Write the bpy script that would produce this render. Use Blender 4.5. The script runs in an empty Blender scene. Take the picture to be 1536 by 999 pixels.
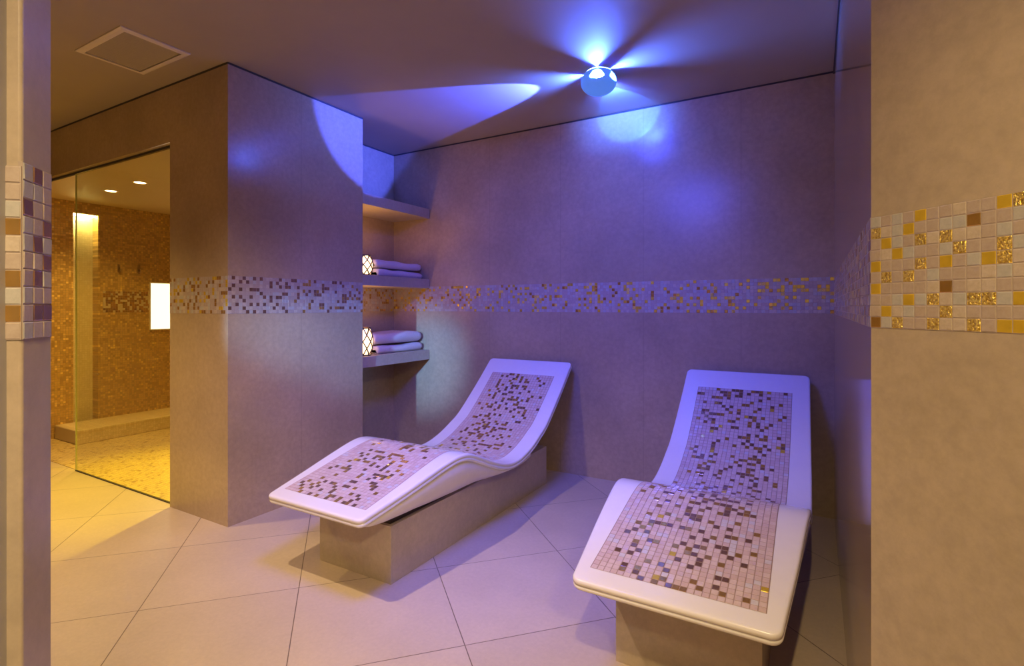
import bpy, bmesh, math, random
from mathutils import Vector, Matrix
C = bpy.context.scene
COL = C.collection
PI = math.pi
R = math.radians

# ------------------------------------------------------------------ camera
CAMH = 1.185
cam_d = bpy.data.cameras.new('camera')
cam = bpy.data.objects.new('camera', cam_d)
COL.objects.link(cam)
cam.location = (0, 0, CAMH)
cam.rotation_euler = (R(90), 0, R(30))
cam_d.sensor_width = 36
cam_d.lens = 789 / 1536 * 36
cam_d.shift_y = -39.5 / 1536
cam_d.clip_start = 0.02
C.camera = cam

# ------------------------------------------------------------------ view
C.view_settings.view_transform = 'Standard'
C.view_settings.look = 'None'
C.view_settings.gamma = 1
C.view_settings.use_curve_mapping = False
C.view_settings.exposure = 0.0
w = bpy.data.worlds.new('world')
C.world = w
w.use_nodes = True
w.node_tree.nodes['Background'].inputs[0].default_value = (0.30, 0.22, 0.20, 1)
w.node_tree.nodes['Background'].inputs[1].default_value = 0.05

# ------------------------------------------------------------------ lights
WARM = (1.0, 0.73, 0.44)
AMBER = (1.0, 0.55, 0.13)
BLUE = (0.06, 0.20, 1.0)


def spot(name, loc, target, power, color, size_deg, blend=0.6, radius=0.03):
    d = bpy.data.lights.new(name, 'SPOT')
    d.energy = power
    d.color = color
    d.spot_size = R(size_deg)
    d.spot_blend = blend
    d.shadow_soft_size = radius
    o = bpy.data.objects.new(name, d)
    COL.objects.link(o)
    o.location = loc
    o.rotation_euler = (Vector(target) - Vector(loc)).to_track_quat('-Z', 'Y').to_euler()
    return o


# recessed downlights of the relaxation room and the passage behind the camera
DOWNLIGHTS = [(-1.77, 0.65), (-3.75, 0.55), (0.02, -0.18), (1.00, -0.90)]
spot('downlight_lamp', (-1.77, 0.65, 2.47), (-1.75, 0.95, 0), 130, WARM, 118, 0.9, 0.02)
spot('downlight_lamp', (-3.75, 0.55, 2.47), (-3.75, 0.60, 0), 165, (1.0, 0.68, 0.25), 112, 0.9, 0.03)
spot('downlight_lamp', (0.02, -0.18, 2.47), (0.25, 0.40, 0), 140, (1.0, 0.72, 0.36), 108, 0.9, 0.03)
spot('downlight_lamp', (1.00, -0.90, 2.44), (-1.75, 1.50, 0.15), 190, (1.0, 0.76, 0.44), 46, 1.0, 0.10)
# blue colour-therapy spotlight in the ceiling over the loungers' feet
BLUE_SPOT = (-1.05, 1.15)
spot('blue_downlight_lamp', (-1.05, 1.15, 2.47), (-1.55, 2.85, 0.7), 520, (0.06, 0.085, 1.0), 100, 1.0, 0.30)
# cool wall light on the passage wall, left of the camera
spot('wall_light_lamp', (-1.96, -0.66, 1.56), (-2.72, 2.85, 0.86), 850, (0.22, 0.48, 1.0), 15, 1.0, 0.05)

# ------------------------------------------------------------------ helpers


def sock(n, name):
    return n.inputs[name]


class NT:
    """small node-tree writer"""

    def __init__(self, name):
        self.m = bpy.data.materials.new(name)
        self.m.use_nodes = True
        self.t = self.m.node_tree
        self.t.nodes.clear()
        self.out = self.t.nodes.new('ShaderNodeOutputMaterial')
        self.b = self.t.nodes.new('ShaderNodeBsdfPrincipled')
        self.t.links.new(self.b.outputs[0], self.out.inputs[0])

    def n(self, kind, **kw):
        o = self.t.nodes.new('ShaderNode' + kind)
        for k, v in kw.items():
            setattr(o, k, v)
        return o

    def set(self, i, v):
        if isinstance(v, bpy.types.NodeSocket):
            self.t.links.new(v, i)
        else:
            i.default_value = v

    def math(self, op, a, b=None, c=None, clamp=False):
        o = self.n('Math', operation=op, use_clamp=clamp)
        self.set(o.inputs[0], a)
        if b is not None:
            self.set(o.inputs[1], b)
        if c is not None:
            self.set(o.inputs[2], c)
        return o.outputs[0]

    def mix(self, f, a, b):
        o = self.n('Mix', data_type='RGBA')
        self.set(o.inputs[0], f)
        self.set(o.inputs[6], a)
        self.set(o.inputs[7], b)
        return o.outputs[2]

    def noise(self, vec, scale, detail=3, rough=0.55):
        o = self.n('TexNoise')
        self.set(o.inputs['Vector'], vec)
        o.inputs['Scale'].default_value = scale
        o.inputs['Detail'].default_value = detail
        o.inputs['Roughness'].default_value = rough
        return o.outputs[0]

    def ramp(self, f, stops):
        o = self.n('ValToRGB')
        self.set(o.inputs[0], f)
        e = o.color_ramp.elements
        while len(e) < len(stops):
            e.new(0.5)
        for i, (p, c) in enumerate(stops):
            e[i].position = p
            e[i].color = c if len(c) == 4 else (*c, 1)
        return o.outputs[0]

    def bump(self, h, strength, dist, normal=None):
        o = self.n('Bump')
        o.inputs['Strength'].default_value = strength
        o.inputs['Distance'].default_value = dist
        self.set(o.inputs['Height'], h)
        if normal is not None:
            self.set(o.inputs['Normal'], normal)
        return o.outputs[0]

    def obj(self):
        return self.n('TexCoord').outputs['Object']

    def sep(self, v):
        o = self.n('SeparateXYZ')
        self.set(o.inputs[0], v)
        return o.outputs


def c4(c):
    return (c[0], c[1], c[2], 1)


def plain(name, col, rough=0.5, metal=0.0, spec=None, emit=None, estr=0, var=0.06, vscale=30, coat=0, bump=0.0):
    m = NT(name)
    v = m.obj()
    nz = m.noise(v, vscale, 4)
    a = tuple(x * (1 - var) for x in col)
    b = tuple(min(1, x * (1 + var)) for x in col)
    m.set(m.b.inputs['Base Color'], m.ramp(nz, [(0.3, c4(a)), (0.7, c4(b))]))
    m.b.inputs['Roughness'].default_value = rough
    m.b.inputs['Metallic'].default_value = metal
    if spec is not None:
        m.b.inputs['Specular IOR Level'].default_value = spec
    if coat:
        m.b.inputs['Coat Weight'].default_value = coat
        m.b.inputs['Coat Roughness'].default_value = 0.08
    if emit:
        m.b.inputs['Emission Color'].default_value = c4(emit)
        m.b.inputs['Emission Strength'].default_value = estr
    if bump:
        m.set(m.b.inputs['Normal'], m.bump(nz, 0.6, bump))
    return m.m


def stone(name, base, rough=0.13, joints=(), axis=0, zlimit=None, wave=0.0006, jw=0.0012, spec=0.5):
    """polished porcelain slab; joints = positions along the given axis where slabs meet"""
    m = NT(name)
    v = m.obj()
    big = m.noise(v, 1.7, 5, 0.6)
    fine = m.noise(v, 38, 5, 0.7)
    d = tuple(x * 0.86 for x in base)
    l = tuple(x * 1.10 for x in base)
    col = m.ramp(big, [(0.32, c4(d)), (0.68, c4(l))])
    speck = m.ramp(fine, [(0.35, (0.90, 0.90, 0.90, 1)), (0.65, (1.04, 1.04, 1.04, 1))])
    mul = m.n('Mix', data_type='RGBA', blend_type='MULTIPLY')
    mul.inputs[0].default_value = 1
    m.set(mul.inputs[6], col)
    m.set(mul.inputs[7], speck)
    col = mul.outputs[2]
    s = m.sep(v)
    mask = None
    for j in joints:
        k = m.math('LESS_THAN', m.math('ABSOLUTE', m.math('SUBTRACT', s[axis], j)), jw)
        mask = k if mask is None else m.math('MAXIMUM', mask, k)
    wv = m.noise(v, 2.3, 2, 0.5)
    nrm = m.bump(wv, 1.0, wave)
    if mask is not None:
        col = m.mix(m.math('MULTIPLY', mask, 0.35), col, (0.16, 0.12, 0.08, 1))
        nrm = m.bump(m.math('SUBTRACT', 1.0, mask), 0.5, 0.001, nrm)
    m.set(m.b.inputs['Normal'], nrm)
    m.set(m.b.inputs['Base Color'], col)
    m.b.inputs['Roughness'].default_value = rough
    m.b.inputs['Specular IOR Level'].default_value = spec
    return m.m


def floor_mat():
    m = NT('floor_porcelain')
    v = m.obj()
    s = m.sep(v)
    u = m.math('ADD', m.math('ADD', m.math('MULTIPLY', s[0], 1.15222), m.math('MULTIPLY', s[1], 1.26899)), 1.30657)
    t = m.math('ADD', m.math('ADD', m.math('MULTIPLY', s[0], 1.27128), m.math('MULTIPLY', s[1], -1.19635)), 5.15924)
    def line(q):
        f = m.math('FRACT', m.math('ADD', q, 0.5))
        return m.math('LESS_THAN', m.math('ABSOLUTE', m.math('SUBTRACT', f, 0.5)), 0.0030)
    mask = m.math('MAXIMUM', line(u), line(t))
    cv = m.n('CombineXYZ')
    m.set(cv.inputs[0], m.math('ROUND', m.math('ADD', u, 0.5)))
    m.set(cv.inputs[1], m.math('ROUND', m.math('ADD', t, 0.5)))
    wn = m.n('TexWhiteNoise')
    m.set(wn.inputs['Vector'], cv.outputs[0])
    big = m.noise(v, 3.0, 6, 0.65)
    base = (0.60, 0.49, 0.365)
    col = m.ramp(m.math('ADD', m.math('MULTIPLY', big, 0.8), m.math('MULTIPLY', wn.outputs[0], 0.2)),
                 [(0.3, c4(tuple(x * 0.90 for x in base))), (0.7, c4(tuple(x * 1.06 for x in base)))])
    fine = m.noise(v, 60, 4, 0.7)
    mul = m.n('Mix', data_type='RGBA', blend_type='MULTIPLY')
    mul.inputs[0].default_value = 1
    m.set(mul.inputs[6], col)
    m.set(mul.inputs[7], m.ramp(fine, [(0.3, (0.93, 0.93, 0.93, 1)), (0.7, (1.03, 1.03, 1.03, 1))]))
    col = m.mix(m.math('MULTIPLY', mask, 0.85), mul.outputs[2], (0.13, 0.09, 0.06, 1))
    m.set(m.b.inputs['Base Color'], col)
    m.b.inputs['Roughness'].default_value = 0.33
    m.b.inputs['Specular IOR Level'].default_value = 0.4
    m.set(m.b.inputs['Normal'], m.bump(m.math('SUBTRACT', 1.0, mask), 0.5, 0.001))
    return m.m


def mosaic_mat(name, ax, stops, pitch=0.0205, rough=(0.12, 0.5), metal=0.6, tilt=0.10, grout=(0.30, 0.20, 0.10)):
    """procedural small square mosaic on a flat wall or floor; ax = the two axes it runs along"""
    m = NT(name)
    v = m.obj()
    s = m.sep(v)
    a = m.math('DIVIDE', s[ax[0]], pitch)
    b = m.math('DIVIDE', s[ax[1]], pitch)
    cv = m.n('CombineXYZ')
    m.set(cv.inputs[0], m.math('FLOOR', a))
    m.set(cv.inputs[1], m.math('FLOOR', b))
    wn = m.n('TexWhiteNoise')
    m.set(wn.inputs['Vector'], cv.outputs[0])
    def gl(q):
        f = m.math('FRACT', q)
        return m.math('GREATER_THAN', m.math('ABSOLUTE', m.math('SUBTRACT', f, 0.5)), 0.44)
    g = m.math('MAXIMUM', gl(a), gl(b))
    col = m.ramp(wn.outputs[0], stops)
    m.set(m.b.inputs['Base Color'], m.mix(g, col, c4(grout)))
    sc = m.sep(wn.outputs[1])
    mr = m.n('MapRange')
    m.set(mr.inputs[0], sc[0])
    mr.inputs[3].default_value = rough[0]
    mr.inputs[4].default_value = rough[1]
    m.set(m.b.inputs['Roughness'], m.math('MAXIMUM', mr.outputs[0], m.math('MULTIPLY', g, 0.8)))
    m.set(m.b.inputs['Metallic'], m.math('MULTIPLY', m.math('SUBTRACT', 1.0, g), metal))
    # random tilt per tile
    geo = m.n('NewGeometry')
    vs = m.n('VectorMath', operation='SUBTRACT')
    m.set(vs.inputs[0], wn.outputs[1])
    vs.inputs[1].default_value = (0.5, 0.5, 0.5)
    vm = m.n('VectorMath', operation='SCALE')
    m.set(vm.inputs[0], vs.outputs[0])
    vm.inputs[3].default_value = tilt
    va = m.n('VectorMath', operation='ADD')
    m.set(va.inputs[0], geo.outputs['Normal'])
    m.set(va.inputs[1], vm.outputs[0])
    vn = m.n('VectorMath', operation='NORMALIZE')
    m.set(vn.inputs[0], va.outputs[0])
    m.set(m.b.inputs['Normal'], vn.outputs[0])
    return m.m


def gold_textured():
    m = NT('hammered_gold_glass')
    v = m.obj()
    nz = m.noise(v, 260, 2, 0.6)
    m.set(m.b.inputs['Base Color'], m.ramp(nz, [(0.35, (0.62, 0.38, 0.04, 1)), (0.62, (1.0, 0.80, 0.20, 1))]))
    m.b.inputs['Metallic'].default_value = 0.85
    m.b.inputs['Roughness'].default_value = 0.28
    m.set(m.b.inputs['Normal'], m.bump(nz, 1.0, 0.004))
    return m.m


def pearl(name, a, b, rough=0.2):
    m = NT(name)
    v = m.obj()
    nz = m.noise(v, 90, 5, 0.75)
    m.set(m.b.inputs['Base Color'], m.ramp(nz, [(0.3, c4(a)), (0.7, c4(b))]))
    m.b.inputs['Roughness'].default_value = rough
    m.b.inputs['Specular IOR Level'].default_value = 0.9
    return m.m


WALLC = (0.48, 0.36, 0.225)
M = {}
M['wall'] = stone('polished_porcelain', WALLC)
M['wall_back'] = stone('polished_porcelain_back_wall', WALLC, rough=0.27, joints=[-2.785, -2.185, -1.585, -0.985, -0.39], axis=0)
M['wall_right'] = stone('polished_porcelain_right_wall', WALLC, joints=[1.79, 2.39, 2.99], axis=1, rough=0.10)
M['wall_block'] = stone('polished_porcelain_pier', WALLC, rough=0.22, joints=[2.15], axis=1)
M['pilaster'] = stone('honed_porcelain', (0.46, 0.37, 0.27), rough=0.3)
M['base'] = stone('honed_porcelain_base', (0.50, 0.41, 0.30), rough=0.35)
M['ceiling'] = plain('painted_ceiling', (0.40, 0.33, 0.25), 0.7, var=0.03, vscale=3)
M['floor'] = floor_mat()
M['gap'] = plain('shadow_gap', (0.05, 0.04, 0.035), 0.8)
M['grout'] = plain('mosaic_grout', (0.40, 0.32, 0.26), 0.7)
M['grout_pale'] = plain('pale_mosaic_grout', (0.34, 0.24, 0.19), 0.7)
M['gold'] = plain('gold_glass_tile', (0.86, 0.60, 0.06), 0.26, metal=0.5, var=0.15, vscale=25)
M['gold_dark'] = plain('deep_gold_glass_tile', (0.66, 0.40, 0.12), 0.15, metal=0.75, var=0.15, vscale=25)
M['gold_rough'] = gold_textured()
M['gold_dim'] = plain('dim_lit_gold_glass_tile', (0.42, 0.25, 0.16), 0.13, metal=0.75, var=0.12)  # gold glass painted the dark brown it shows under blue light
M['pearl_pink'] = pearl('pink_pearl_tile', (0.42, 0.33, 0.27), (0.50, 0.41, 0.34))
M['pearl_grey'] = pearl('grey_pearl_tile', (0.42, 0.40, 0.36), (0.52, 0.49, 0.44))
M['pearl_cream'] = pearl('cream_pearl_tile', (0.47, 0.38, 0.29), (0.60, 0.51, 0.41))
M['white_pink'] = pearl('pale_pink_tile', (0.60, 0.45, 0.41), (0.68, 0.52, 0.47), 0.16)
M['white_rose'] = pearl('rose_white_tile', (0.64, 0.50, 0.46), (0.74, 0.60, 0.55), 0.16)
M['white_cool'] = pearl('cool_white_tile', (0.60, 0.55, 0.57), (0.68, 0.64, 0.66), 0.12)
M['solid'] = plain('white_solid_surface', (0.86, 0.83, 0.80), 0.22, var=0.01, coat=0.2)
M['under'] = plain('cream_solid_surface', (0.78, 0.72, 0.62), 0.35, var=0.02)
M['dark'] = plain('dark_recess_shade', (0.06, 0.045, 0.035), 0.8)  # near-black puts the shade of the gap into the colour
M['towel'] = plain('terry_cloth', (0.72, 0.62, 0.64), 0.95, spec=0.1, var=0.10, vscale=240, bump=0.004)
M['slat'] = plain('vent_slat_enamel', (0.50, 0.43, 0.34), 0.5, var=0.02)
M['vent'] = plain('vent_white_enamel', (0.72, 0.64, 0.52), 0.5, var=0.02)
M['vent_in'] = plain('vent_gap_shade', (0.10, 0.08, 0.06), 0.8)
M['lattice'] = plain('lantern_lattice_metal', (0.10, 0.06, 0.06), 0.4, metal=0.6)
M['candle'] = plain('glowing_lantern_glass', (0.9, 0.8, 0.6), 0.4, emit=(1.0, 0.62, 0.28), estr=3.2)
M['bulb'] = plain('blue_lamp_bulb', (0.8, 0.8, 0.9), 0.4, emit=(0.05, 0.13, 1.0), estr=6500)
M['shade'] = plain('blue_lamp_shade', (0.05, 0.12, 0.60), 0.6, emit=(0.09, 0.24, 0.80), estr=0.75)
M['blue_lens'] = plain('blue_spotlight_lens', (0.8, 0.8, 0.9), 0.4, emit=(0.08, 0.15, 1.0), estr=0.5)
M['trim'] = plain('downlight_trim', (0.70, 0.62, 0.5), 0.4)
M['lens'] = plain('downlight_lens', (0.9, 0.9, 0.8), 0.4, emit=(1.0, 0.72, 0.40), estr=30)
M['panel'] = plain('lit_panel_diffuser', (0.9, 0.9, 0.8), 0.4, emit=(1.0, 0.84, 0.64), estr=2.6)
M['chrome'] = plain('brushed_metal', (0.45, 0.36, 0.24), 0.3, metal=1.0)
M['jamb'] = plain('grey_door_jamb_paint', (0.42, 0.40, 0.40), 0.5)
M['green_lens'] = plain('added_recess_diffuser', (0.9, 0.9, 0.8), 0.4, emit=(1.0, 0.90, 0.36), estr=45)  # strip light added to brighten the recess


def glass_mat():
    m = NT('clear_glass')
    m.b.inputs['Base Color'].default_value = (0.94, 0.95, 0.86, 1)
    m.b.inputs['Transmission Weight'].default_value = 1
    m.b.inputs['Roughness'].default_value = 0.0
    m.b.inputs['IOR'].default_value = 1.5
    # thin architectural glass: mix of transparency and mirror by angle
    t = m.t
    tr = m.n('BsdfTransparent')
    tr.inputs[0].default_value = (0.95, 0.95, 0.84, 1)
    gl = m.n('BsdfGlossy')
    gl.inputs['Roughness'].default_value = 0.02
    lw = m.n('LayerWeight')
    lw.inputs[0].default_value = 0.5
    fr = m.n('Math', operation='MULTIPLY_ADD')
    m.set(fr.inputs[0], m.math('POWER', lw.outputs['Facing'], 4.0))
    fr.inputs[1].default_value = 0.8
    fr.inputs[2].default_value = 0.03
    mx = m.n('MixShader')
    t.links.new(fr.outputs[0], mx.inputs[0])
    t.links.new(tr.outputs[0], mx.inputs[1])
    t.links.new(gl.outputs[0], mx.inputs[2])
    t.links.new(mx.outputs[0], m.out.inputs[0])
    t.nodes.remove(m.b)
    return m.m


M['glass'] = glass_mat()
M['glass_edge'] = plain('glass_edge', (0.55, 0.60, 0.25), 0.2, var=0.02)
GOLDSTOPS = [(0.0, (0.56, 0.36, 0.13)), (0.35, (0.60, 0.40, 0.15)), (0.9, (0.68, 0.46, 0.18)), (1.0, (1.0, 0.72, 0.26))]
M['shower_wall'] = mosaic_mat('gold_mosaic_wall', (1, 2), GOLDSTOPS, tilt=0.22, metal=0.35)
M['shower_wall_x'] = mosaic_mat('gold_mosaic_end_wall', (0, 2), GOLDSTOPS, tilt=0.22, metal=0.35)
M['shower_floor'] = mosaic_mat('gold_mosaic_floor', (0, 1), [(0.0, (0.30, 0.16, 0.05)), (0.18, (0.62, 0.46, 0.20)), (1.0, (0.72, 0.56, 0.28))],
                               metal=0.15, tilt=0.05, rough=(0.3, 0.5), grout=(0.45, 0.34, 0.2))
M['ledge'] = mosaic_mat('cream_mosaic_ledge', (1, 2), [(0.0, (0.66, 0.52, 0.32)), (1.0, (0.82, 0.68, 0.46))], metal=0.0, tilt=0.03,
                        rough=(0.3, 0.5), grout=(0.6, 0.48, 0.3))
M['recess'] = mosaic_mat('lit_look_mosaic_recess', (1, 2), [(0.0, (0.70, 0.60, 0.36)), (1.0, (0.82, 0.72, 0.46))], metal=0.0, tilt=0.04, rough=(0.3, 0.5), grout=(0.6, 0.5, 0.3))  # mosaic made paler than the walls to look lit
M['shower_ceil'] = plain('shower_ceiling_plaster', (0.62, 0.50, 0.32), 0.6, var=0.03, vscale=3)


def link(name, me, mats, parent=None, smooth=False):
    o = bpy.data.objects.new(name, me)
    for x in (mats if isinstance(mats, (list, tuple)) else [mats]):
        me.materials.append(x)
    COL.objects.link(o)
    if parent is not None:
        o.parent = parent
    if smooth:
        for p in me.polygons:
            p.use_smooth = True
    return o


def from_bm(name, bm, mats, parent=None, smooth=False, recalc=True):
    me = bpy.data.meshes.new(name)
    if recalc:
        bmesh.ops.recalc_face_normals(bm, faces=bm.faces)
    bm.to_mesh(me)
    bm.free()
    return link(name, me, mats, parent, smooth)


def add_box(bm, lo, hi, mi=0):
    vs = [bm.verts.new((x, y, z)) for z in (lo[2], hi[2]) for y in (lo[1], hi[1]) for x in (lo[0], hi[0])]
    for f in ((0, 2, 3, 1), (4, 5, 7, 6), (0, 1, 5, 4), (2, 6, 7, 3), (0, 4, 6, 2), (1, 3, 7, 5)):
        fc = bm.faces.new([vs[i] for i in f])
        fc.material_index = mi


def add_prism(bm, pts, z0, z1, mi=0):
    lo = [bm.verts.new((x, y, z0)) for x, y in pts]
    hi = [bm.verts.new((x, y, z1)) for x, y in pts]
    n = len(pts)
    bm.faces.new(lo[::-1]).material_index = mi
    bm.faces.new(hi).material_index = mi
    for i in range(n):
        bm.faces.new([lo[i], lo[(i + 1) % n], hi[(i + 1) % n], hi[i]]).material_index = mi


def box(name, lo, hi, mat, parent=None, bevel=0):
    bm = bmesh.new()
    add_box(bm, lo, hi)
    o = from_bm(name, bm, mat, parent)
    if bevel:
        b = o.modifiers.new('bevel', 'BEVEL')
        b.width = bevel
        b.segments = 3
    return o


def empty(name, loc, label, cat, group=None):
    o = bpy.data.objects.new(name, None)
    o.empty_display_size = 0.1
    o.location = loc
    COL.objects.link(o)
    return tag(o, label, cat, group)


def tag(o, label, cat, group=None, kind=None):
    o['label'] = label
    o['category'] = cat
    if group:
        o['group'] = group
    if kind:
        o['kind'] = kind
    return o


def struct(o, label=None, cat=None):
    o['kind'] = 'structure'
    if label:
        o['label'] = label
        o['category'] = cat
    return o


def tile_strip(name, origin, u, v, n, cols, rows, pitch, pick, mats, thick=0.0016, tilt=0.02, seed=1, gap=0.0006, grout='grout'):
    """rows x cols separate glass tiles on a grout bed; origin = lower start corner, u along, v up, n out of the wall"""
    rnd = random.Random(seed)
    u, v, n = Vector(u), Vector(v), Vector(n)
    o = Vector(origin)
    bm = bmesh.new()
    W, H = cols * pitch, rows * pitch
    q = [o + n * 0.0008, o + u * W + n * 0.0008, o + u * W + v * H + n * 0.0008, o + v * H + n * 0.0008]
    bk = [o - n * 0.004, o + u * W - n * 0.004, o + u * W + v * H - n * 0.004, o + v * H - n * 0.004]
    a = [bm.verts.new(p) for p in q]
    b = [bm.verts.new(p) for p in bk]
    bm.faces.new(a)
    bm.faces.new(b[::-1])
    for i in range(4):
        bm.faces.new([a[i], b[i], b[(i + 1) % 4], a[(i + 1) % 4]])
    bv = 0.0010
    for c in range(cols):
        for r in range(rows):
            mi = pick(c, r, rnd) + 1
            p0 = o + u * (c * pitch + gap) + v * (r * pitch + gap)
            s = pitch - 2 * gap
            tu, tv = rnd.uniform(-tilt, tilt) * s, rnd.uniform(-tilt, tilt) * s
            h = [thick + (-tu - tv) / 2, thick + (tu - tv) / 2, thick + (tu + tv) / 2, thick + (-tu + tv) / 2]
            out = [p0, p0 + u * s, p0 + u * s + v * s, p0 + v * s]
            inn = [p0 + u * bv + v * bv, p0 + u * (s - bv) + v * bv, p0 + u * (s - bv) + v * (s - bv), p0 + u * bv + v * (s - bv)]
            A = [bm.verts.new(p + n * 0.0008) for p in out]
            B = [bm.verts.new(p + n * max(0.0009, hh)) for p, hh in zip(inn, h)]
            f = bm.faces.new(B)
            f.material_index = mi
            for i in range(4):
                f = bm.faces.new([A[i], A[(i + 1) % 4], B[(i + 1) % 4], B[i]])
                f.material_index = mi
    # faces wind with u x v = +-n ; flip as a whole if needed
    if u.cross(v).dot(n) < 0:
        for f in bm.faces:
            f.normal_flip()
    return from_bm(name, bm, [M[grout]] + [M[x] for x in mats], recalc=False)


# ------------------------------------------------------------------ room shell
H = 2.5
BY = 3.44          # back wall
RX = 0.09          # right wall
BX = -2.735        # pier face
BY0 = 1.684        # pier front
BY1 = 2.655        # pier back edge (niche starts)
NX = -3.17         # niche left wall
SX = -5.9          # far left wall
SZ = 2.155         # shower ceiling
BZ = 1.146         # mosaic band bottom
PT = 0.0205
ROWS = 10

s_ = box('floor', (-6.3, -2.2, -0.12), (2.6, 3.75, 0.0), M['floor'])
struct(s_)
s_ = box('ceiling', (-6.3, -2.2, H), (2.6, 3.75, H + 0.12), M['ceiling'])
struct(s_)
struct(box('wall_back', (NX - 0.14, BY, 0), (RX + 0.25, BY + 0.25, H), M['wall_back']))
# right wall with the 45 degree return beside the camera and the passage
bm = bmesh.new()
add_prism(bm, [(RX, 1.19), (RX, BY), (RX + 0.25, BY), (RX + 0.25, 1.30)], 0, H)
struct(from_bm('wall_right', bm, M['wall_right']))
bm = bmesh.new()
add_prism(bm, [(RX, 1.19), (RX + 0.25, 1.30), (2.50, -0.86), (2.10, -0.82)], 0, H)
struct(from_bm('wall_passage_right', bm, M['pilaster']))
bm = bmesh.new()
add_prism(bm, [(2.10, -0.82), (2.5, -0.86), (1.35, -2.1), (1.15, -1.74)], 0, H)
struct(from_bm('wall_passage_end', bm, M['pilaster']))
bm = bmesh.new()
add_prism(bm, [(-0.8236, 0.2384), (1.15, -1.74), (1.35, -2.1), (1.0, -2.1), (-0.8800, 0.18)], 0, H)
struct(from_bm('wall_passage_left', bm, M['jamb']))
# pilaster at the passage mouth, rounded corner
bm = bmesh.new()
Pq, Qq = Vector((-0.813, 0.249)), Vector((-0.8596, 0.2918))
d1 = Vector((-0.7071, -0.7071))
pts = []
e = (Qq - Pq).normalized()
rr = 0.004
for k in range(5):
    t = k / 4 * PI / 2
    ctr = Pq + e * rr + d1 * rr
    pts.append(tuple(ctr - e * rr * math.cos(t) - d1 * rr * math.sin(t)))
pts += [tuple(Qq), tuple(Qq + d1 * 0.12), tuple(Pq + d1 * 0.0106 + Vector((0.0, 0.0))) ]
# order: along face A corner -> Q -> back
pts2 = [tuple(Pq + d1 * 0.10)] + pts[:5] + [tuple(Qq), tuple(Qq + d1 * 0.10)]
add_prism(bm, pts2, 0, H)
struct(from_bm('wall_pilaster', bm, M['pilaster']))
bm = bmesh.new()
q2 = Qq + d1 * 0.10
add_prism(bm, [tuple(q2), (-2.13, -0.90), (-2.13, -1.12), (-0.78, 0.15)], 0, H)
struct(from_bm('wall_room_front_diagonal', bm, M['pilaster']))
struct(box('wall_room_front', (-6.2, -1.12, 0), (-2.13, -0.90, H), M['wall']))
struct(box('wall_left', (SX - 0.25, -1.1, 0), (SX, BY0 + 0.05, H), M['wall']))
# pier between shower and niche (footprint L)
bm = bmesh.new()
add_prism(bm, [(-3.31, BY0), (BX, BY0), (BX, BY1), (NX, BY1), (NX, BY + 0.25), (-3.31, BY + 0.25)], 0, H)
struct(from_bm('wall_pier', bm, M['wall_block']))
# header above shower opening
struct(box('wall_header', (SX - 0.25, BY0, SZ + 0.015), (-3.31, BY0 + 0.12, H), M['wall']))
# shower enclosure
bm = bmesh.new()
ya, yb, zr = 2.167, 2.36, 2.05
add_box(bm, (SX - 0.25, BY0 - 0.0, 0), (SX, ya, SZ + 0.1))
add_box(bm, (SX - 0.25, yb, 0), (SX, BY + 0.2, SZ + 0.1))
add_box(bm, (SX - 0.25, ya, zr), (SX, yb, SZ + 0.1))
struct(from_bm('wall_shower_left', bm, M['shower_wall']))
struct(box('wall_shower_added_recess', (SX - 0.25, ya, 0), (SX - 0.11, yb, zr), M['recess']))  # recess added in place of a bright reflection in the glass
struct(box('wall_shower_back', (SX - 0.2, BY, 0), (-3.31, BY + 0.2, SZ + 0.1), M['shower_wall_x']))
struct(box('ceiling_shower', (SX - 0.2, BY0 + 0.045, SZ), (-3.31, BY + 0.1, SZ + 0.1), M['shower_ceil']))
struct(box('floor_shower', (SX, BY0 + 0.04, 0.0), (-3.31, BY, 0.004), M['shower_floor']))
# dark strips standing in for the shade of the gaps under the ceiling
t = 0.010
bm = bmesh.new()
add_box(bm, (NX, BY - 0.003, H - t), (RX, BY + 0.01, H - 0.0005))
struct(from_bm('trim_1', bm, M['gap']))
bm = bmesh.new()
add_box(bm, (BX - 0.01, BY0, H - t), (BX + 0.003, BY1, H - 0.0005))
add_box(bm, (NX - 0.01, BY1, H - t), (NX + 0.003, BY, H - 0.0005))
add_box(bm, (SX, BY0 - 0.003, H - t), (BX, BY0 + 0.01, H - 0.0005))
struct(from_bm('trim_2', bm, M['gap']))
bm = bmesh.new()
add_box(bm, (RX - 0.006, 1.25, H - 0.016), (RX + 0.01, BY, H - 0.0005))
struct(from_bm('trim_3', bm, M['gap']))
# shower opening trim: pale reveal line and dark glass channel
bm = bmesh.new()
add_box(bm, (SX, BY0 + 0.0, SZ + 0.003), (-3.31, BY0 + 0.030, SZ + 0.015))
struct(from_bm('trim_4', bm, M['wall']))
bm = bmesh.new()
add_box(bm, (SX, BY0 + 0.030, SZ - 0.012), (-3.31, BY0 + 0.045, SZ + 0.015))
struct(from_bm('trim_5', bm, M['gap']))

# ------------------------------------------------------------------ mosaic bands (part of the walls)
PAL = ['gold', 'gold_dark', 'gold_rough', 'gold_dim', 'pearl_pink', 'pearl_grey', 'pearl_cream']


def pearl_pick(rnd):
    x = rnd.random()
    return 4 if x < 0.55 else (5 if x < 0.78 else 6)


def band_pick(density, golds):
    def f(c, r, rnd):
        if rnd.random() < density:
            return rnd.choice(golds)
        return pearl_pick(rnd)
    return f


def pattern_pick(pat, density, golds):
    def f(c, r, rnd):
        rt = ROWS - 1 - r
        if c in pat:
            if rt in pat[c]:
                return pat[c][rt]
            return pearl_pick(rnd)
        if rnd.random() < density:
            return rnd.choice(golds)
        return pearl_pick(rnd)
    return f


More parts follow.
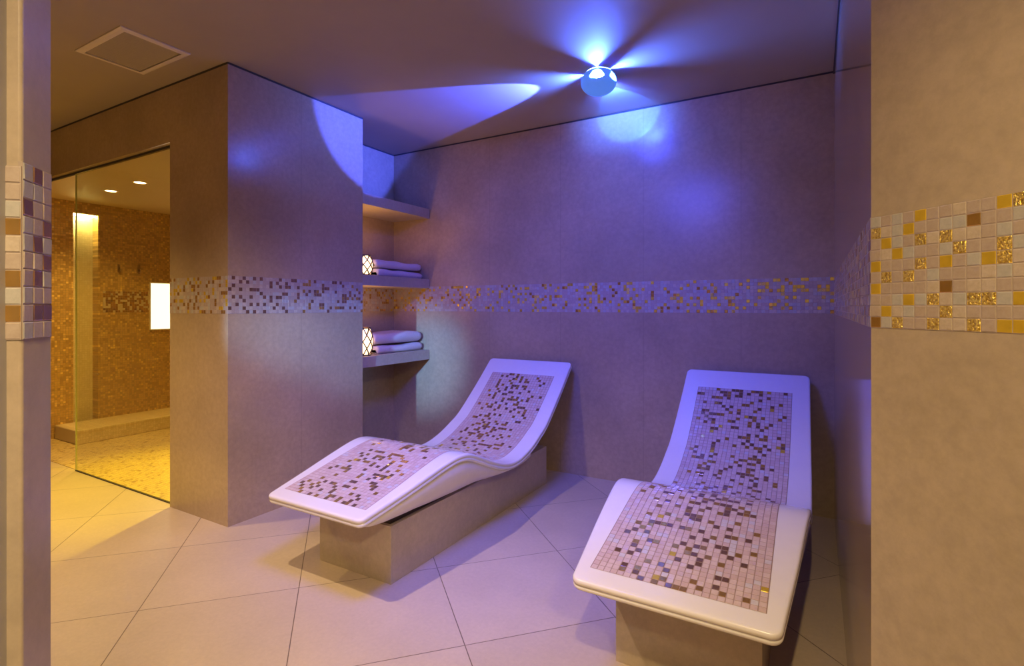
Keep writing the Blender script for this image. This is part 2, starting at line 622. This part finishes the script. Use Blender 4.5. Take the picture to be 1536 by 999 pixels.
Z = (0, 0, 1)
nb = int((RX - NX) / PT)
b = tile_strip('trim_6', (NX, BY, BZ), (1, 0, 0), Z, (0, -1, 0), nb, ROWS, (RX - NX) / nb,
               band_pick(0.20, [0, 0, 0, 1, 2]), PAL, tilt=0.07, seed=4)
struct(b)
nb = int((BY - 1.19) / PT)
b = tile_strip('trim_7', (RX, 1.19, BZ), (0, 1, 0), Z, (-1, 0, 0), nb, ROWS, (BY - 1.19) / nb,
               band_pick(0.22, [3, 3, 3, 1]), PAL, tilt=0.03, seed=5)
struct(b)
pier = {0: (3, 8), 1: (0, 2, 5), 2: (7,), 3: (1, 3, 5), 4: (0, 6, 8), 5: (1, 9), 6: (3, 5, 7), 7: (0, 3, 9), 8: (3, 7),
        9: (0, 4), 10: (5, 7, 9), 11: (), 12: (1, 2, 5, 6), 13: (8,), 14: (1, 5, 7), 15: (0, 2, 5), 16: (8, 4), 17: (1, 2, 4, 9)}
pier = {k: {r: 3 for r in v} for k, v in pier.items()}
nb = int((BY1 - BY0) / PT)
b = tile_strip('trim_8', (BX, BY0, BZ), (0, 1, 0), Z, (1, 0, 0), nb, ROWS, (BY1 - BY0) / nb,
               pattern_pick(pier, 0.22, [3, 3, 1]), PAL, tilt=0.04, seed=6)
struct(b)
nb = int((BX + 3.31) / PT)
b = tile_strip('trim_9', (-3.31, BY0, BZ), (1, 0, 0), Z, (0, -1, 0), nb, ROWS, (BX + 3.31) / nb,
               band_pick(0.24, [0, 0, 1, 1]), PAL, tilt=0.05, seed=7)
struct(b)
nb = int((BY - BY1) / PT)
b = tile_strip('trim_10', (NX, BY1, BZ), (0, 1, 0), Z, (1, 0, 0), nb, ROWS, (BY - BY1) / nb,
               band_pick(0.22, [0, 1, 1]), PAL, tilt=0.05, seed=8)
struct(b)
T_, S_, D_ = 2, 0, 1
wallp = {0: {1: T_, 4: S_, 6: S_, 9: D_}, 1: {2: S_, 5: T_, 8: S_}, 2: {3: S_, 9: T_}, 3: {1: S_, 5: T_, 7: S_},
         4: {0: S_, 2: T_, 4: T_}, 5: {7: T_, 9: T_}, 6: {2: T_, 4: S_, 6: D_, 8: T_}, 7: {3: T_}, 8: {1: D_, 7: T_, 9: T_},
         9: {4: S_, 7: T_}, 10: {0: S_, 3: T_, 4: T_, 9: S_}, 11: {0: T_, 7: S_, 9: S_}, 12: {2: T_, 5: S_}}
q = 0.70710678
b = tile_strip('trim_11', (RX, 1.19, BZ), (q, -q, 0), Z, (-q, -q, 0), 60, ROWS, PT,
               pattern_pick(wallp, 0.2, [0, 2]), PAL, tilt=0.02, seed=9)
struct(b)
# pilaster band on two faces
pil = {0: {2: 3}, 1: {0: 3, 4: 3, 6: 3, 8: 3}, 2: {3: 3, 5: 3, 8: 3}}
b = tile_strip('trim_12', (Pq.x, Pq.y, BZ), (e.x, e.y, 0), Z, (-d1.x, -d1.y, 0), 3, ROWS, (Qq - Pq).length / 3,
               pattern_pick(pil, 0.2, [3]), PAL, tilt=0.03, seed=10)
b['kind'] = 'structure'
pa = Pq + d1 * PT
b = tile_strip('trim_13', (pa.x - e.x * 0.0006, pa.y - e.y * 0.0006, BZ), (-d1.x, -d1.y, 0), Z, (-e.x, -e.y, 0), 1, ROWS, PT,
               pattern_pick({0: {3: 1, 6: 1, 8: 1}}, 0, [1]), PAL, tilt=0.03, seed=11)
b['kind'] = 'structure'
nb = 60
b = tile_strip('trim_14', (SX, 2.40, 1.13), (0, 1, 0), Z, (1, 0, 0), 50, ROWS, PT,
               band_pick(0.18, [3]), ['gold', 'gold_dark', 'gold_rough', 'gold_dim', 'gold_dark', 'pearl_cream', 'pearl_cream'], tilt=0.04, seed=12)
b['kind'] = 'structure'

# ------------------------------------------------------------------ loungers
PROFILE = [(1.446, 0.366), (1.65, 0.409), (1.85, 0.454), (1.95, 0.475), (2.03, 0.484), (2.11, 0.473), (2.20, 0.437), (2.30, 0.392),
           (2.42, 0.348), (2.52, 0.328), (2.62, 0.332), (2.74, 0.364), (2.85, 0.412), (2.95, 0.466), (3.15, 0.626), (3.350, 0.802)]


def catmull(pts, n=14):
    out = []
    P = [Vector((2 * pts[0][0] - pts[1][0], 2 * pts[0][1] - pts[1][1]))] + [Vector(p) for p in pts]
    P.append(P[-1] * 2 - P[-2])
    for i in range(1, len(P) - 2):
        p0, p1, p2, p3 = P[i - 1:i + 3]
        for k in range(n):
            t = k / n
            out.append(0.5 * ((2 * p1) + (p2 - p0) * t + (2 * p0 - 5 * p1 + 4 * p2 - p3) * t * t + (3 * p1 - p0 - 3 * p2 + p3) * t ** 3))
    out.append(P[-2])
    return out


CURVE = catmull(PROFILE)
ARC = [0.0]
for i in range(1, len(CURVE)):
    ARC.append(ARC[-1] + (CURVE[i] - CURVE[i - 1]).length)
LEN = ARC[-1]


def curve_at(s):
    """point and upward normal of the lying surface at arc length s (extrapolated at both ends)"""
    if s <= 0:
        d = (CURVE[1] - CURVE[0]).normalized()
        return CURVE[0] + d * s, Vector((-d.y, d.x))
    if s >= LEN:
        d = (CURVE[-1] - CURVE[-2]).normalized()
        return CURVE[-1] + d * (s - LEN), Vector((-d.y, d.x))
    lo, hi = 0, len(ARC) - 1
    while hi - lo > 1:
        mid = (lo + hi) // 2
        if ARC[mid] <= s:
            lo = mid
        else:
            hi = mid
    f = (s - ARC[lo]) / (ARC[hi] - ARC[lo])
    p = CURVE[lo].lerp(CURVE[hi], f)
    a = CURVE[min(hi + 1, len(CURVE) - 1)] - CURVE[max(lo - 1, 0)]
    a.normalize()
    return p, Vector((-a.y, a.x))


def arc_of_y(y):
    for i in range(1, len(CURVE)):
        if CURVE[i].x >= y:
            f = (y - CURVE[i - 1].x) / (CURVE[i].x - CURVE[i - 1].x)
            return ARC[i - 1] + f * (ARC[i] - ARC[i - 1])
    return LEN


def halfwidth(y):
    P = [(1.446, 0.284), (1.75, 0.316), (2.06, 0.342), (2.40, 0.346), (2.8, 0.342), (3.35, 0.330)]
    if y <= P[0][0]:
        return P[0][1]
    for (a, wa), (b_, wb) in zip(P, P[1:]):
        if y <= b_:
            f = (y - a) / (b_ - a)
            return wa + (wb - wa) * f
    return P[-1][1]


Y0 = 1.446   # foot edge; local y = world y - Y0


def build_lounger(xc, label, seed, yoff=0.0):
    root = empty('relaxation_lounger', (xc, Y0 + yoff, 0), label, 'lounger', None)
    rnd = random.Random(seed)

    def W3(x, s, d):
        p, n = curve_at(s)
        return Vector((x, p.x - n.x * d - Y0, p.y - n.y * d))

    # ---- shell
    r = 0.028
    st = [r * (1 - math.cos(k / 6 * PI / 2)) for k in range(7)]
    mid = [r + (LEN - 2 * r) * k / 84 for k in range(1, 84)]
    ss = st + mid + [LEN - x for x in st[::-1]]
    right = []
    for s in ss:
        y = curve_at(s)[0].x
        hw = halfwidth(y)
        dd = min(s, LEN - s)
        if dd < r:
            hw = hw - r + math.sqrt(max(0, r * r - (r - dd) ** 2))
        right.append((hw, s))
    n = len(right)
    loop = right + [(-x, s) for x, s in right[::-1]]
    N = len(loop)
    nrm = []
    for i in range(N):
        a = Vector(loop[i - 1])
        b_ = Vector(loop[(i + 1) % N])
        d = (b_ - a).normalized()
        nrm.append(Vector((-d.y, d.x)))
    # corners at the ends of the loop (first/last stations) need the mean of neighbours, already given
    side = [(0.014, 0.0), (0.006, 0.0006), (0.002, 0.003), (0.0, 0.008), (0.0, 0.0165), (0.0035, 0.0180), (0.0035, 0.0205),
            (0.0, 0.022), (0.0, 0.029), (0.003, 0.035), (0.010, 0.0385), (0.020, 0.040)]
    bm = bmesh.new()
    rings = []
    for ins, dep in side:
        ring = []
        for i in range(N):
            p = Vector(loop[i]) + nrm[i] * ins
            ring.append(bm.verts.new(W3(p.x, p.y, dep)))
        rings.append(ring)
    for a, b_ in zip(rings, rings[1:]):
        for i in range(N):
            j = (i + 1) % N
            bm.faces.new([a[i], a[j], b_[j], b_[i]])
    for ring, top in ((rings[0], True), (rings[-1], False)):
        for k in range(n - 1):
            f = [ring[k], ring[k + 1], ring[N - 2 - k], ring[N - 1 - k]]
            bm.faces.new(f if not top else f[::-1])
    sh = from_bm('shell', bm, M['solid'], root, smooth=True)
    sh['label'] = 'glossy white moulded shell with a fine seam along its edge'
    # ---- cream underside body
    BOT = [(1.462, 0.338), (1.50, 0.322), (1.58, 0.306), (1.72, 0.293), (1.90, 0.287), (2.20, 0.288), (2.45, 0.290), (2.62, 0.288), (2.78, 0.288)]

    def bot(y):
        for (a, za), (b_, zb) in zip(BOT, BOT[1:]):
            if y <= b_:
                f = (y - a) / (b_ - a)
                f = max(0, f)
                return za + (zb - za) * f
        return BOT[-1][1]
    bm = bmesh.new()
    prev = None
    ys = [1.462 + (2.74 - 1.462) * k / 60 for k in range(61)]
    for y in ys:
        s = arc_of_y(y)
        p, nn = curve_at(s)
        zt = p.y - 0.038
        zb = min(bot(y), zt - 0.002)
        hw = halfwidth(y) - 0.006
        f = min(1, (zt - zb) / 0.10)
        cap = min(1.0, math.sqrt(max(0.0, (y - 1.462) / 0.05)) if y < 1.512 else 1)
        hw = hw - 0.02 * (1 - cap)
        h_ = zt - zb
        prof = [(hw - 0.012, zt), (hw, zt - 0.05 * h_), (hw - 0.002 * f, zt - 0.30 * h_), (hw - 0.010 * f, zt - 0.6 * h_),
                (hw - 0.028 * f, zt - 0.82 * h_), (hw - 0.055 * f, zt - 0.95 * h_), (hw - 0.09, zb)]
        pts = [(x, z) for x, z in prof] + [(-x, z) for x, z in prof[::-1]]
        ring = [bm.verts.new((x, y - Y0, z)) for x, z in pts]
        if prev:
            for i in range(len(ring)):
                j = (i + 1) % len(ring)
                bm.faces.new([prev[i], prev[j], ring[j], ring[i]])
        else:
            bm.faces.new(ring)
        prev = ring
    bm.faces.new(prev[::-1])
    ub = from_bm('underbody', bm, M['under'], root, smooth=True)
    ub['label'] = 'cream curved underside'
    # ---- recessed support, coloured dark as the shaded gap, and tiled plinth
    box('support', (-0.20, 1.70 - Y0, 0.246), (0.20, 2.78 - Y0, 0.296), M['dark'], root)
    pb = box('plinth', (-0.222, 1.682 - Y0, 0.0), (0.222, 3.175 - Y0, 0.248), M['base'], root, bevel=0.0015)
    pb['label'] = 'beige porcelain clad plinth'
    # ---- mosaic inlay
    cols = 24
    pt = 0.490 / cols
    s0, s1 = arc_of_y(1.512), arc_of_y(3.247)
    rows = round((s1 - s0) / pt)
    pr = (s1 - s0) / rows
    bm = bmesh.new()
    prev = None
    for k in range(rows * 2 + 1):
        s = s0 + (s1 - s0) * k / (rows * 2)
        a = bm.verts.new(W3(-0.2465, s, -0.0006))
        b_ = bm.verts.new(W3(0.2465, s, -0.0006))
        if prev:
            bm.faces.new([prev[0], prev[1], b_, a])
        prev = (a, b_)
    g = 0.0010
    keys = ['gold', 'gold_dark', 'gold_dim', 'white_pink', 'white_rose', 'white_cool']
    for rI in range(rows):
        for c in range(cols):
            ed = min(c, cols - 1 - c)
            den = 0.01 if ed == 0 else (0.03 if ed == 1 else (0.10 if ed < 4 else 0.25))
            if rnd.random() < den:
                x = rnd.random()
                mi = 1 if x < 0.03 else (2 if x < 0.42 else 3)
            else:
                x = rnd.random()
                mi = 4 if x < 0.45 else (5 if x < 0.92 else 6)
            xa = -0.245 + c * pt + g
            xb = -0.245 + (c + 1) * pt - g
            sa = s0 + rI * pr + g
            sb = s0 + (rI + 1) * pr - g
            bv = 0.0008
            t1, t2 = rnd.uniform(-1, 1) * 0.0003, rnd.uniform(-1, 1) * 0.0003
            A = [bm.verts.new(W3(x_, s_, -0.0006)) for x_, s_ in ((xa, sa), (xb, sa), (xb, sb), (xa, sb))]
            B = [bm.verts.new(W3(x_, s_, -0.0015 - hh)) for x_, s_, hh in
                 ((xa + bv, sa + bv, -t1 - t2), (xb - bv, sa + bv, t1 - t2), (xb - bv, sb - bv, t1 + t2), (xa + bv, sb - bv, -t1 + t2))]
            f = bm.faces.new(B)
            f.material_index = mi
            for i in range(4):
                f = bm.faces.new([A[i], A[(i + 1) % 4], B[(i + 1) % 4], B[i]])
                f.material_index = mi
    mo = from_bm('mosaic_inlay', bm, [M['grout_pale']] + [M[k] for k in keys], root, recalc=False)
    mo['label'] = 'pink and white mosaic inlay scattered with gold tiles'
    return root


build_lounger(-1.788, 'white curved spa lounger with mosaic inlay near the towel shelves, left one', 21)
build_lounger(-0.357, 'white curved spa lounger with mosaic inlay beside the right wall, catching blue reflections', 33, 0.015)

# ------------------------------------------------------------------ niche shelves
SH = [(1.916, 1.993, 'beige stone shelf, topmost and empty, in the tiled niche'),
      (1.337, 1.413, 'beige stone shelf in the niche just above the mosaic band'),
      (0.749, 0.828, 'beige stone shelf in the niche below the mosaic band, lowest of three')]
for z0, z1, lab in SH:
    bm = bmesh.new()
    add_box(bm, (NX + 0.001, BY1 + 0.001, z0), (-2.775, BY - 0.002, z1))
    o = from_bm('niche_shelf', bm, M['base'])
    bb = o.modifiers.new('bevel', 'BEVEL')
    bb.width = 0.0015
    bb.segments = 2
    tag(o, lab, 'shelf', 'stone shelves in the niche')


# ------------------------------------------------------------------ towels
def towel(loc, depth, length, th, lab, seed, group):
    """folded towel: a C-shaped fold (rounded edge to the room) run along the shelf"""
    rnd = random.Random(seed)
    t = th / 2.06
    # closed outline in x-z : outer contour then inner slit
    out = []
    rad = th / 2
    out.append((-depth, 0.0))
    for k in range(5):
        out.append((-depth + (depth - rad) * (k + 1) / 5, 0.0))
    for k in range(1, 12):
        a = -PI / 2 + PI * k / 12
        out.append((-rad + rad * math.cos(a), rad + rad * math.sin(a)))
    for k in range(6):
        out.append((-rad - (depth - rad) * k / 5, th))
    # slit between the two layers
    gp = th - 2 * t
    inn = [(-depth, th - t), (-rad * 1.0, th - t), (-rad * 0.8, th / 2), (-rad * 1.0, t), (-depth, t)]
    sec = out + inn
    n = 26
    bm = bmesh.new()
    prev = None
    for k in range(n + 1):
        f = k / n
        y = f * length
        # ends round off a little
        e_ = min(f, 1 - f) * length
        sc = 1 - 0.16 * max(0, 1 - e_ / 0.018) ** 2
        sag = 0.004 * math.sin(f * PI * 1.3 + seed) + 0.003 * math.sin(f * 9 + seed * 2)
        ring = []
        for x, z in sec:
            zz = th / 2 + (z - th / 2) * sc
            wob = sag * (z / th) + 0.002 * math.sin(17 * f + 9 * x * 10 + seed)*(z/th)
            ring.append(bm.verts.new((x * 1.0 + 0.003 * math.sin(f * 7 + seed), y, zz + wob)))
        if prev:
            m_ = len(ring)
            for i in range(m_):
                j = (i + 1) % m_
                bm.faces.new([prev[i], prev[j], ring[j], ring[i]])
        else:
            first = ring
        prev = ring
    for ring, rev in ((first, False), (prev, True)):
        try:
            f_ = bm.faces.new(ring if rev else ring[::-1])
            bmesh.ops.triangulate(bm, faces=[f_])
        except ValueError:
            pass
    o = from_bm('folded_towel', bm, M['towel'], smooth=True)
    o.location = loc
    tag(o, lab, 'towel', group)
    return o


g1, g2 = 'towels stacked on the middle shelf', 'towels stacked on the lowest shelf'
towel((-2.825, 2.90, 1.4135), 0.27, 0.505, 0.054, 'folded pale towel, bottom of the pair on the middle shelf', 1, g1)
towel((-2.832, 2.885, 1.4790), 0.27, 0.515, 0.060, 'folded pale towel, top of the pair on the middle shelf', 2, g1)
towel((-2.825, 2.90, 0.8285), 0.27, 0.505, 0.060, 'folded pale towel, bottom of the pair on the lowest shelf', 3, g2)
towel((-2.832, 2.875, 0.9000), 0.27, 0.530, 0.082, 'thick folded pale towel, top of the pair on the lowest shelf', 4, g2)


# ------------------------------------------------------------------ lanterns
def lantern(loc, h, rmax, lab):
    root = empty('candle_lantern', loc, lab, 'lantern', 'glowing lattice lanterns beside the towels')

    def rad(f):
        return rmax * (0.62 + 0.38 * math.sin(PI * min(1, max(0, f * 0.94 + 0.03))) ** 0.8)
    bm = bmesh.new()
    ns, nr = 28, 14
    prev = None
    for k in range(nr + 1):
        f = k / nr
        ring = [bm.verts.new(((rad(f) - 0.004) * math.cos(2 * PI * i / ns), (rad(f) - 0.004) * math.sin(2 * PI * i / ns), 0.006 + f * (h - 0.012))) for i in range(ns)]
        if prev:
            for i in range(ns):
                j = (i + 1) % ns
                bm.faces.new([prev[i], prev[j], ring[j], ring[i]])
        else:
            bm.faces.new(ring[::-1])
        prev = ring
    bm.faces.new(prev)
    gb = from_bm('glass_body', bm, M['candle'], root, smooth=True)
    gb['label'] = 'glowing amber glass body'
    # lattice: two families of helical ribs
    bm = bmesh.new()
    nrib = 7
    for fam in (1, -1):
        for q_ in range(nrib):
            pr = None
            for k in range(29):
                f = k / 28
                a = 2 * PI * q_ / nrib + fam * f * 2 * PI / nrib * 2.0
                rr_ = rad(f)
                c_ = Vector((rr_ * math.cos(a), rr_ * math.sin(a), 0.004 + f * (h - 0.008)))
                rd = Vector((math.cos(a), math.sin(a), 0))
                tg = Vector((-math.sin(a), math.cos(a), 0))
                wd = 0.0042
                ring = [bm.verts.new(c_ + rd * 0.002 + tg * wd), bm.verts.new(c_ + rd * 0.002 - tg * wd),
                        bm.verts.new(c_ - rd * 0.002 - tg * wd), bm.verts.new(c_ - rd * 0.002 + tg * wd)]
                if pr:
                    for i in range(4):
                        j = (i + 1) % 4
                        bm.faces.new([pr[i], pr[j], ring[j], ring[i]])
                else:
                    bm.faces.new(ring)
                pr = ring
            bm.faces.new(pr[::-1])
    from_bm('lattice', bm, M['lattice'], root)['label'] = 'dark diamond lattice'
    for zz, nm in ((0.0, 'base_ring'), (h - 0.008, 'rim')):
        bm = bmesh.new()
        rr_ = rad(0) if zz == 0 else rad(1)
        segs = 28
        pr = None
        rings = []
        for i in range(segs):
            a = 2 * PI * i / segs
            ring = []
            for (dr, dz) in ((0.004, 0), (0.004, 0.008), (-0.004, 0.008), (-0.004, 0)):
                ring.append(bm.verts.new(((rr_ + dr) * math.cos(a), (rr_ + dr) * math.sin(a), zz + dz)))
            rings.append(ring)
        for i in range(segs):
            a_, b_ = rings[i], rings[(i + 1) % segs]
            for k in range(4):
                j = (k + 1) % 4
                bm.faces.new([a_[k], a_[j], b_[j], b_[k]])
        from_bm(nm, bm, M['lattice'], root)
    spot('lantern_flame', (loc[0], loc[1], loc[2] + h + 0.004), (loc[0] - 0.03, loc[1] + 0.25, loc[2] + h + 0.5), 5.0, (1.0, 0.50, 0.14), 150, 0.6, 0.03)
    return root


lantern((-2.860, 2.795, 1.4135), 0.150, 0.062, 'small barrel shaped lattice lantern glowing beside the towels on the middle shelf')
lantern((-2.860, 2.790, 0.8285), 0.205, 0.066, 'taller barrel shaped lattice lantern glowing beside the towels on the lowest shelf')

# ------------------------------------------------------------------ blue ceiling lamp
LX, LY, LZ = -1.055, 2.80, 2.445
root = empty('ceiling_lamp', (LX, LY, H), 'blue light fixture with petal shaped openings on the ceiling above the loungers', 'lamp')
RL = 0.100
bm = bmesh.new()
grid = {}
NP, NE = 144, 60
el0, el1 = -90, 48


def vert(i, j, rr_):
    i %= NP
    key = (i, j, rr_)
    if key not in grid:
        ph = 2 * PI * i / NP
        el = R(el0 + (el1 - el0) * j / NE)
        grid[key] = bm.verts.new((rr_ * math.cos(el) * math.cos(ph), rr_ * math.cos(el) * math.sin(ph), LZ - H + rr_ * 0.72 * math.sin(el)))
    return grid[key]


def is_open(i, j):
    ph = 360 * (i + 0.5) / NP
    el = el0 + (el1 - el0) * (j + 0.5) / NE
    dph = min(abs((ph - k + 180) % 360 - 180) for k in (-9, 95, 186, 284))
    if el < -13:
        return False
    if el < 0:
        return dph < 24 * math.sqrt(max(0, 1 - (el / 13) ** 2))
    return dph < 24 * max(0.0, 1 - (el / 46) ** 1.3)


for i in range(NP):
    for j in range(NE):
        if is_open(i, j):
            continue
        bm.faces.new([vert(i, j, RL), vert(i + 1, j, RL), vert(i + 1, j + 1, RL), vert(i, j + 1, RL)] if j else
                     [vert(i, j, RL), vert(i + 1, j + 1, RL), vert(i, j + 1, RL)])
bmesh.ops.remove_doubles(bm, verts=bm.verts, dist=1e-5)
o = from_bm('shade', bm, M['shade'], root, smooth=True)
sm = o.modifiers.new('solid', 'SOLIDIFY')
sm.thickness = 0.003
sm.offset = -1
o['label'] = 'domed shade with four petal openings'
bm = bmesh.new()
bmesh.ops.create_uvsphere(bm, u_segments=20, v_segments=12, radius=0.025, matrix=Matrix.Translation((0, 0, LZ - H)))
from_bm('bulb', bm, M['bulb'], root, smooth=True)
bm = bmesh.new()
bmesh.ops.create_cone(bm, cap_ends=True, segments=40, radius1=0.055, radius2=0.058, depth=0.006, matrix=Matrix.Translation((0, 0, -0.0035)))
from_bm('ceiling_rose', bm, M['trim'], root)
bm = bmesh.new()
bmesh.ops.create_cone(bm, cap_ends=True, segments=20, radius1=0.006, radius2=0.006, depth=0.04, matrix=Matrix.Translation((0, 0, -0.024)))
from_bm('stem', bm, M['trim'], root)

spot('ceiling_lamp_beam', (LX - 0.105, LY, 2.36), (BX, 2.80, 2.55), 520, (0.04, 0.075, 1.0), 41, 0.15, 0.008)
spot('ceiling_lamp_wall_beam', (LX, LY + 0.105, 2.42), (LX - 0.03, BY, 2.50), 62, (0.03, 0.13, 1.0), 46, 0.15, 0.006)
spot('ceiling_lamp_spill', (LX, LY + 0.115, 2.42), (LX + 0.1, BY, 2.20), 26, (0.05, 0.08, 1.0), 165, 1.0, 0.12)

# ------------------------------------------------------------------ ceiling vent
vx0, vx1, vy0, vy1 = -3.286, -2.812, 1.213, 1.532
root = empty('ceiling_vent', ((vx0 + vx1) / 2, (vy0 + vy1) / 2, H), 'rectangular white louvred air vent set in the ceiling', 'vent')
cxv, cyv = (vx0 + vx1) / 2, (vy0 + vy1) / 2
hx, hy = (vx1 - vx0) / 2, (vy1 - vy0) / 2
fw = 0.030
zt = 0.0
bm = bmesh.new()
rings = []
prof = [(0.0, zt - 0.0005), (0.0, zt - 0.006), (fw * 0.35, zt - 0.010), (fw, zt - 0.010), (fw, zt - 0.0005)]
for ins, z in prof:
    rings.append([bm.verts.new((sx * (hx - ins), sy * (hy - ins), z)) for sx, sy in ((-1, -1), (1, -1), (1, 1), (-1, 1))])
for a, b_ in zip(rings, rings[1:]):
    for i in range(4):
        j = (i + 1) % 4
        bm.faces.new([a[i], a[j], b_[j], b_[i]])
from_bm('frame', bm, M['vent'], root)
box('backing', (-hx + fw, -hy + fw, -0.0025), (hx - fw, hy - fw, -0.0008), M['vent_in'], root)  # dark sheet stands in for the shade between the slats
nsl = 19
for k in range(nsl):
    y = -hy + fw + 0.004 + (2 * (hy - fw) - 0.012) * (k + 0.5) / nsl
    bm = bmesh.new()
    d = 0.0042
    v_ = [(y - d, -0.0042), (y - d + 0.0010, -0.0030), (y + d, -0.0105), (y + d - 0.0010, -0.0112)]
    lo = [bm.verts.new((-hx + fw + 0.010, a, z)) for a, z in v_]
    hi = [bm.verts.new((hx - fw, a, z)) for a, z in v_]
    bm.faces.new(lo)
    bm.faces.new(hi[::-1])
    for i in range(4):
        j = (i + 1) % 4
        bm.faces.new([lo[i], lo[j], hi[j], hi[i]])
    from_bm('slat', bm, M['slat'], root)


# ------------------------------------------------------------------ downlights
def downlight(x, y, z, lab, power=None, r=0.04, group=None):
    root = empty('downlight', (x, y, z), lab, 'downlight', group)
    bm = bmesh.new()
    segs = 32
    rings = []
    for i in range(segs):
        a = 2 * PI * i / segs
        rings.append([bm.verts.new((q_ * math.cos(a), q_ * math.sin(a), zz)) for q_, zz in
                      ((r + 0.012, -0.0005), (r + 0.010, -0.005), (r, -0.006), (r - 0.002, -0.0005))])
    for i in range(segs):
        a_, b_ = rings[i], rings[(i + 1) % segs]
        for k in range(4):
            j = (k + 1) % 4
            bm.faces.new([a_[k], a_[j], b_[j], b_[k]])
    from_bm('trim_ring', bm, M['trim'], root, smooth=True)
    bm = bmesh.new()
    bmesh.ops.create_cone(bm, cap_ends=True, segments=24, radius1=r - 0.003, radius2=r - 0.003, depth=0.002, matrix=Matrix.Translation((0, 0, -0.0025)))
    from_bm('lens', bm, M['lens'], root)
    return root


for (x, y), lab in zip(DOWNLIGHTS, ('over the foot of the left lounger', 'in front of the shower opening', 'over the passage by the camera', 'far along the passage behind the camera')):
    downlight(x, y, H, 'small recessed warm downlight in the ceiling ' + lab, r=0.02)
gd = 'downlights in the shower ceiling'
downlight(-4.56, 2.10, SZ, 'recessed downlight in the shower ceiling, larger and nearer the wall pier', group=gd)
downlight(-5.10, 2.13, SZ, 'recessed downlight in the shower ceiling, smaller and farther left', group=gd)
spot('shower_lamp', (-4.56, 2.10, SZ - 0.03), (-4.56, 2.10, 0), 50, (1.0, 0.62, 0.10), 110, 0.8)
spot('shower_lamp', (-5.10, 2.13, SZ - 0.03), (-5.3, 2.2, 0), 55, (1.0, 0.60, 0.12), 120, 0.8)
spot('shower_lamp', (-3.75, 2.65, SZ - 0.03), (-3.80, 2.00, 0), 270, (1.0, 0.74, 0.0), 60, 0.8)

root = downlight(BLUE_SPOT[0], BLUE_SPOT[1], H, 'wide round blue light in the ceiling, nearer the camera than the petal lamp', r=0.36)
[c for c in root.children if c.name.startswith('lens')][0].data.materials[0] = M['blue_lens']

# ------------------------------------------------------------------ shower contents
gp = empty('glass_screen', (-3.96, 1.716, 0), 'frameless clear glass screen across the shower opening', 'glass screen')
bm = bmesh.new()
add_box(bm, (-0.66, -0.004, 0.006), (0.649, 0.004, SZ - 0.013))
from_bm('pane', bm, M['glass'], gp)
box('edge', (-0.668, -0.004, 0.004), (-0.6605, 0.004, SZ - 0.013), M['glass_edge'], gp)['label'] = 'pale green polished edge'
box('floor_seal', (-0.668, -0.006, 0.0), (0.649, 0.006, 0.006), M['gap'], gp)
o = box('shower_ledge', (SX + 0.001, 2.03, 0.004), (-5.45, BY - 0.002, 0.125), M['ledge'], bevel=0.008)
tag(o, 'low cream mosaic ledge along the foot of the shower wall', 'ledge')
root = empty('light_panel', (SX, 3.0, 1.19), 'glowing white rectangular light panel on the shower wall', 'light panel')
box('diffuser', (0.004, -0.19, -0.235), (0.016, 0.19, 0.235), M['panel'], root, bevel=0.002)
bm = bmesh.new()
for lo, hi in (((0.001, -0.20, 0.236), (0.018, 0.20, 0.246)), ((0.001, -0.20, -0.246), (0.018, 0.20, -0.236)),
               ((0.001, -0.20, -0.236), (0.018, -0.191, 0.236)), ((0.001, 0.191, -0.236), (0.018, 0.20, 0.236))):
    add_box(bm, lo, hi)
from_bm('frame', bm, M['trim'], root)
for k, (y, lab) in enumerate(((2.53, 'small metal towel hook on the shower wall, nearer the lit recess'), (2.705, 'small metal towel hook on the shower wall, nearer the light panel'))):
    root = empty('wall_hook', (SX, y, 1.56), lab, 'hook', 'hooks on the shower wall')
    box('plate', (0.001, -0.011, -0.04), (0.006, 0.011, 0.04), M['chrome'], root, bevel=0.002)
    bm = bmesh.new()
    pr = None
    for i in range(11):
        a = -PI * 0.5 + PI * 0.95 * i / 10
        c_ = Vector((0.022 + 0.018 * math.cos(a) * 1.0, 0, -0.018 + 0.016 * math.sin(a)))
        if i == 0:
            c_ = Vector((0.006, 0, -0.034))
        rd = Vector((math.cos(a), 0, math.sin(a)))
        ring = [bm.verts.new(c_ + rd * 0.004 * math.cos(t_) + Vector((0, 1, 0)) * 0.005 * math.sin(t_)) for t_ in [2 * PI * m_ / 8 for m_ in range(8)]]
        if pr:
            for i2 in range(8):
                j = (i2 + 1) % 8
                bm.faces.new([pr[i2], pr[j], ring[j], ring[i2]])
        else:
            bm.faces.new(ring[::-1])
        pr = ring
    bm.faces.new(pr)
    from_bm('hook_arm', bm, M['chrome'], root, smooth=True)
root = empty('added_recess_light', (SX - 0.055, (ya + yb) / 2, zr), 'added light strip at the top of an added tall recess in the shower wall', 'light')  # added source, part of the stand-in for the glass reflection
box('diffuser', (-0.045, -0.088, -0.014), (0.030, 0.088, -0.003), M['green_lens'], root)
box('housing', (-0.050, -0.093, -0.003), (0.035, 0.093, -0.0005), M['trim'], root)
